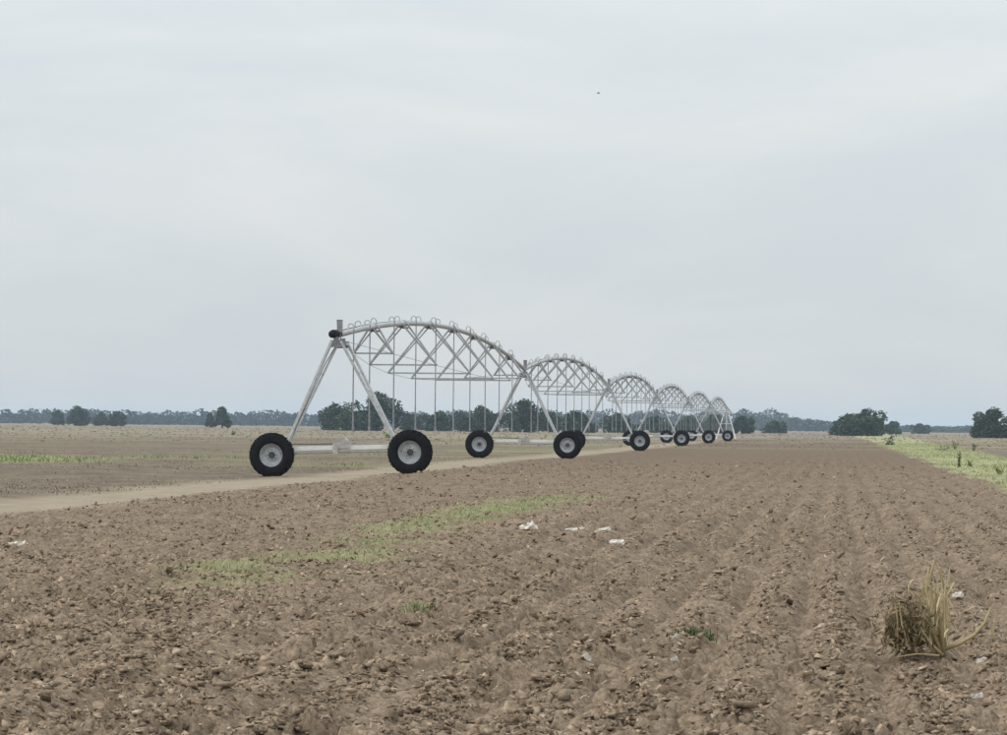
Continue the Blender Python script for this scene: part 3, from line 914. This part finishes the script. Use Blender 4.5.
def tuft(label, px, py, k, hgt, spread, mat, name='grass_tuft'):
    x, y = on_ground(px, py)
    X = rng.normal(0, spread, k); Y = rng.normal(0, spread, k)
    V, F = blades(X, Y, np.full(k, -0.02), rng.uniform(0.45, 1.0, k) * hgt, rng.uniform(0.006, 0.013, k), rng.uniform(0.1, 1.0, k))
    root = tag(empty(name, (x, y, z_at(x, y))), label, 'grass', 'grass tufts in the ploughed soil')
    tag(link('blades', mesh_np('blades', V, F, M[mat], False, {'tint': np.repeat(rng.random(k), 5)}), root), kind='stuff')
tuft('low dark green weed tuft in the ploughed soil below the white scraps', 692, 640, 170, 0.11, 0.085, 'grass_dark')
tuft('pale thin grass tuft below the green strip in the ploughed soil', 419, 616, 70, 0.19, 0.06, 'grass_bright')
tuft('thin grass tuft left of the green strip by the lower left', 250, 575, 50, 0.11, 0.07, 'grass')

# ------------------------------------------------------------------ dead crop clump
def dead_clump():
    x, y = on_ground(936, 661)
    z = z_at(x, y)
    s = 1 / 157.0                                            # metres for one pixel at that distance
    root = tag(empty('dead_plant', (x, y, z)), 'dead uprooted crop plant with straw stalks and dark leaf ball on the soil', 'plant')
    def P(px, py, dy=0.0): return Vector(((px - 936) * s, dy, (661 - py) * s))
    stalks = [
        [(943, 661, 0), (934, 640, .02), (926, 610, .03), (931, 580, .02), (934, 567, 0)],
        [(943, 661, .02), (945, 630, .05), (946, 600, .04), (941, 582, .02), (936, 570, .0)],
        [(942, 661, -.02), (928, 648, -.05), (919, 633, -.07)],
        [(940, 661, .05), (930, 635, .10), (922, 606, .12), (915, 598, .10)],
        [(944, 661, .0), (939, 625, -.03), (935, 600, -.06), (926, 592, -.10)],
        [(944, 661, .03), (950, 630, .08), (948, 606, .12), (957, 590, .14)],
        [(943, 661, .02), (938, 622, .08), (929, 588, .12), (931, 575, .12)],
    ]
    for st in stalks:
        m = MB()
        m.tube([P(*q) for q in st], [0.014 - 0.009 * i / (len(st) - 1) for i in range(len(st))], 6)
        m.build('stalk', M['straw'], root, True)
    m = MB(); m.tube([P(942, 656, 0), P(958, 649, -.05), P(972, 640, -.08), P(982, 628, -.08), P(988, 613, -.06)], [.012, .013, .012, .010, .004], 6)
    m.build('bent_stalk', M['straw'], root, True)
    m = MB(); m.tube([P(954, 606, .25), P(954, 590, .26), P(955, 576, .25)], [.006, .010, .003], 5)
    m.build('stalk', M['straw'], root, True)
    # dried leaves: folded ribbons hanging from the stalks
    def ribbon(name, pts, w, mat):
        vs, fs = [], []
        for i, p in enumerate(pts):
            f = i / (len(pts) - 1); ww = w * (0.35 + 1.2 * f * (1 - f) * 2) * (1 if i < len(pts) - 1 else .2)
            d = Vector((random.uniform(.5, 1), random.uniform(-.6, .6), random.uniform(-.3, .3))).normalized() * ww
            vs += [p - d, p + Vector((0, -ww * .5, ww * .2)), p + d, p + Vector((0, 0.004, -0.003))]
            if i:
                a = (i - 1) * 4; b = i * 4
                fs += [(a, a + 1, b + 1, b), (a + 1, a + 2, b + 2, b + 1), (a + 2, a + 3, b + 3, b + 2), (a + 3, a, b, b + 3)]
        me = bpy.data.meshes.new(name); me.from_pydata([tuple(v) for v in vs], [], fs); me.update(); me.materials.append(M[mat])
        at = me.attributes.new('tint', 'FLOAT', 'POINT'); tt = random.random()
        at.data.foreach_set('value', [tt] * len(vs))
        link(name, me, root)
    for k in range(30):
        bx = random.uniform(908, 950); by = random.uniform(588, 640)
        p0 = P(bx, by, random.uniform(-.06, .08))
        d = Vector((random.uniform(-.07, .06), random.uniform(-.08, .04), random.uniform(-.10, .04)))
        ribbon('dry_leaf', [p0, p0 + d * .5 + Vector((0, 0, .012)), p0 + d, p0 + d * 1.2 - Vector((0, 0, .03))], random.uniform(.004, .009), 'straw')
    for k in range(14):
        bx = random.uniform(922, 944); b0 = P(bx + 4, 655, random.uniform(-.03, .05))
        ribbon('dry_leaf', [b0, P(bx + 1, 632, .02), P(bx, 606, .0), P(bx - random.uniform(-6, 8), 582, .0)], random.uniform(.005, .010), 'straw')
    # dark ball of rotten leaves and roots on the left
    def ball(name, c, r, mat):
        iv, jf = ico()
        pts = []
        m = MB()
        V = iv * rng.uniform(0.75, 1.2, (12, 1)) * np.array(r) + np.array(c)
        m.add([tuple(v) for v in V], [tuple(f) for f in jf])
        me = m.mesh(name, mat); link(name, me, root)
    ball('root_ball', P(898, 634, .03), (.085, .08, .16), M['dark_straw'])
    ball('root_ball', P(917, 640, .04), (.12, .09, .13), M['dark_straw'])
    n = 760
    C = np.stack([rng.normal(P(905, 632).x, 0.085, n), rng.normal(-.02, 0.06, n), np.abs(rng.normal(0.18, 0.10, n))], 1)
    V, F = quads(C, 0.03, 1.4, 0.22)
    link('rotten_leaves', mesh_np('rotten_leaves', V, F, M['dark_straw'], False, {'tint': np.repeat(rng.random(n), 4)}), root)
    for q in ([(897, 655, -.05), (896, 625, -.08), (893, 600, -.06)], [(908, 655, -.08), (900, 630, -.10), (897, 606, -.08)], [(938, 661, -.05), (915, 659, -.10), (895, 662, -.12)],
              [(893, 602, -.04), (905, 607, -.05), (918, 611, -.02)]):
        m = MB(); m.tube([P(*a) for a in q], [.007, .006, .003], 5); m.build('stalk', M['straw'], root)
    m = MB(); m.tube([P(991, 640, -.05), P(992, 628, -.05), P(994, 615, -.04)], [.007, .006, .002], 5); m.build('stalk', M['straw'], root)
dead_clump()

# ------------------------------------------------------------------ white scraps and pale stones
def scrap(name, label, px, py, size, rz, cat, mat, group, jag=0.25, tilt=(0.0, 0.0), n=14, dome=0.6):
    """crumpled piece with thickness: an uneven rim, raised middle and underside"""
    x, y = on_ground(px, py)
    L, W, Hh = size
    vs, fs = [], []
    for lay, (k, zf) in enumerate(((1.0, 0.0), (1.02, 0.5), (0.88, 0.92), (0.5, 1.0))):
        for i in range(n):
            a = 2 * math.pi * i / n
            j = 1 + random.uniform(-jag, jag)
            vs.append((L / 2 * k * j * math.cos(a), W / 2 * k * j * math.sin(a), Hh * 0.75 * zf * (1 + 0.9 * (random.random() - 0.5) * (lay > 1)) * (1 + 0.35 * math.cos(a + 0.7))))
    for l in range(3):
        for i in range(n):
            fs.append((l * n + i, l * n + (i + 1) % n, (l + 1) * n + (i + 1) % n, (l + 1) * n + i))
    fs.append(tuple(3 * n + i for i in range(n))); fs.append(tuple(range(n))[::-1])
    me = bpy.data.meshes.new(name); me.from_pydata(vs, [], fs); me.update(); me.materials.append(M[mat])
    gx = x + np.linspace(-.45, .45, 7) * L * math.cos(rz); gy = y + np.linspace(-.45, .45, 7) * L * math.sin(rz)
    zt = float(np.percentile(height(gx, gy)[0], 70))
    o = link(name, me, None, (x, y, zt + 0.012), (tilt[0], tilt[1], rz))
    tag(o, label, cat, group)
G1 = 'white scraps on the ploughed soil'
scrap('white_scrap', 'peaked white scrap, leftmost of four near the green strip', 528.5, 532, (0.23, 0.14, 0.10), 0.1, 'scrap', 'white', G1, 0.3)
scrap('white_scrap', 'long thin white sliver right of the peaked white scrap', 577, 528, (0.33, 0.12, 0.036), 0.03, 'scrap', 'white', G1, 0.12)
scrap('white_scrap', 'narrow white scrap tilted up to the right, between two others', 602.5, 535, (0.23, 0.10, 0.04), 0.5, 'scrap', 'white', G1, 0.15, (0.1, -0.12))
scrap('white_scrap', 'white scrap sloping down right, nearest of the four near the green strip', 616.5, 546, (0.21, 0.13, 0.05), -0.6, 'scrap', 'white', G1, 0.15, (0.15, 0.1))
scrap('white_scrap', 'curved white scrap lying in the soil at the left edge', 17, 546, (0.24, 0.12, 0.05), 0.2, 'scrap', 'white', G1, 0.2)
scrap('white_scrap', 'tiny white scrap at the left edge beside the curved scrap', 2, 546, (0.10, 0.08, 0.03), 0.2, 'scrap', 'white', G1, 0.2)
scrap('white_scrap', 'small white scrap lying just right of the dead plant', 958, 606, (0.10, 0.06, 0.035), 0.0, 'scrap', 'white', G1, 0.15)
G2 = 'pale stones in the ploughed soil'
for px, py, w, lab in ((629, 701, 13, 'palest stone at the bottom, below the green weed tuft'), (673, 669, 11, 'flat pale stone below and left of the green weed tuft'),
                       (675, 643, 9, 'small pale stone touching the low green weed tuft'), (583, 667, 18, 'broad dull stone lying bottom centre of the soil'),
                       (574, 680, 10, 'narrow pale stone just below the broad dull stone'), (975, 703, 16, 'pale flat stone below the bent stalk of the dead plant'),
                       (982, 671, 12, 'rounded pale stone right of the dead plant'), (550, 635, 8, 'small pale stone in the middle of the soil above the broad one')):
    Yd = on_ground(px, py)[1]; s = Yd / F_PX
    scrap('pale_stone', lab, px, py, (w * s, w * s * 0.9, w * s * 0.5), random.uniform(-.6, .6), 'stone', 'stone', G2, 0.16)

# ------------------------------------------------------------------ bird
def bird():
    Y = 118.0
    d = ray(598.5, 93.5)
    root = tag(empty('bird', (d.x * Y, Y, CAM_H + d.z * Y)), 'tiny dark bird flying high in the grey sky', 'bird')
    b = MB(); b.tube([(-.13, 0, 0), (-.09, 0, .01), (0, 0, .012), (.08, 0, .01), (.12, 0, .018), (.15, 0, .01)], [.006, .025, .04, .03, .022, .003], 8)
    b.build('body', M['feather'], root, True)
    for s in (-1, 1):
        w = MB()
        top = [(.06, 0, .02), (-.04, 0, .02), (-.06, s * .12, .08), (.05, s * .12, .085), (-.08, s * .24, .06), (-.03, s * .24, .065)]
        vs = top + [(x, y, z - .008) for x, y, z in top]
        w.add(vs, [(0, 1, 2, 3), (3, 2, 4, 5), (6, 9, 8, 7), (9, 11, 10, 8), (0, 3, 9, 6), (3, 5, 11, 9), (1, 7, 8, 2), (2, 8, 10, 4), (4, 10, 11, 5)])
        w.build('wing', M['feather'], root)
    t = MB(); t.add([(-.12, -.012, .004), (-.12, .012, .004), (-.20, .03, .004), (-.20, -.03, .004), (-.12, -.012, -.003), (-.12, .012, -.003), (-.20, .03, -.001), (-.20, -.03, -.001)],
                    [(0, 1, 2, 3), (4, 7, 6, 5), (0, 4, 5, 1), (1, 5, 6, 2), (2, 6, 7, 3), (3, 7, 4, 0)])
    t.build('tail', M['feather'], root)
    root.scale = (0.45, 0.45, 0.45)
bird()

# ------------------------------------------------------------------ haze
hm = bpy.data.materials.new('haze'); hm.use_nodes = True
hn = hm.node_tree; hn.nodes.clear()
ho = hn.nodes.new('ShaderNodeOutputMaterial'); hv = hn.nodes.new('ShaderNodeVolumePrincipled')
hv.inputs['Color'].default_value = (0.62, 0.79, 1.0, 1)
hv.inputs['Density'].default_value = 0.00014
hv.inputs['Anisotropy'].default_value = 0.0
hn.links.new(hv.outputs['Volume'], ho.inputs['Volume'])
h = MB(); h.box((0, 2900, 8.0), (12600, 6700, 20.0))
tag(h.build('haze', hm), 'thin bluish haze hanging over the whole field', 'haze', kind='stuff')
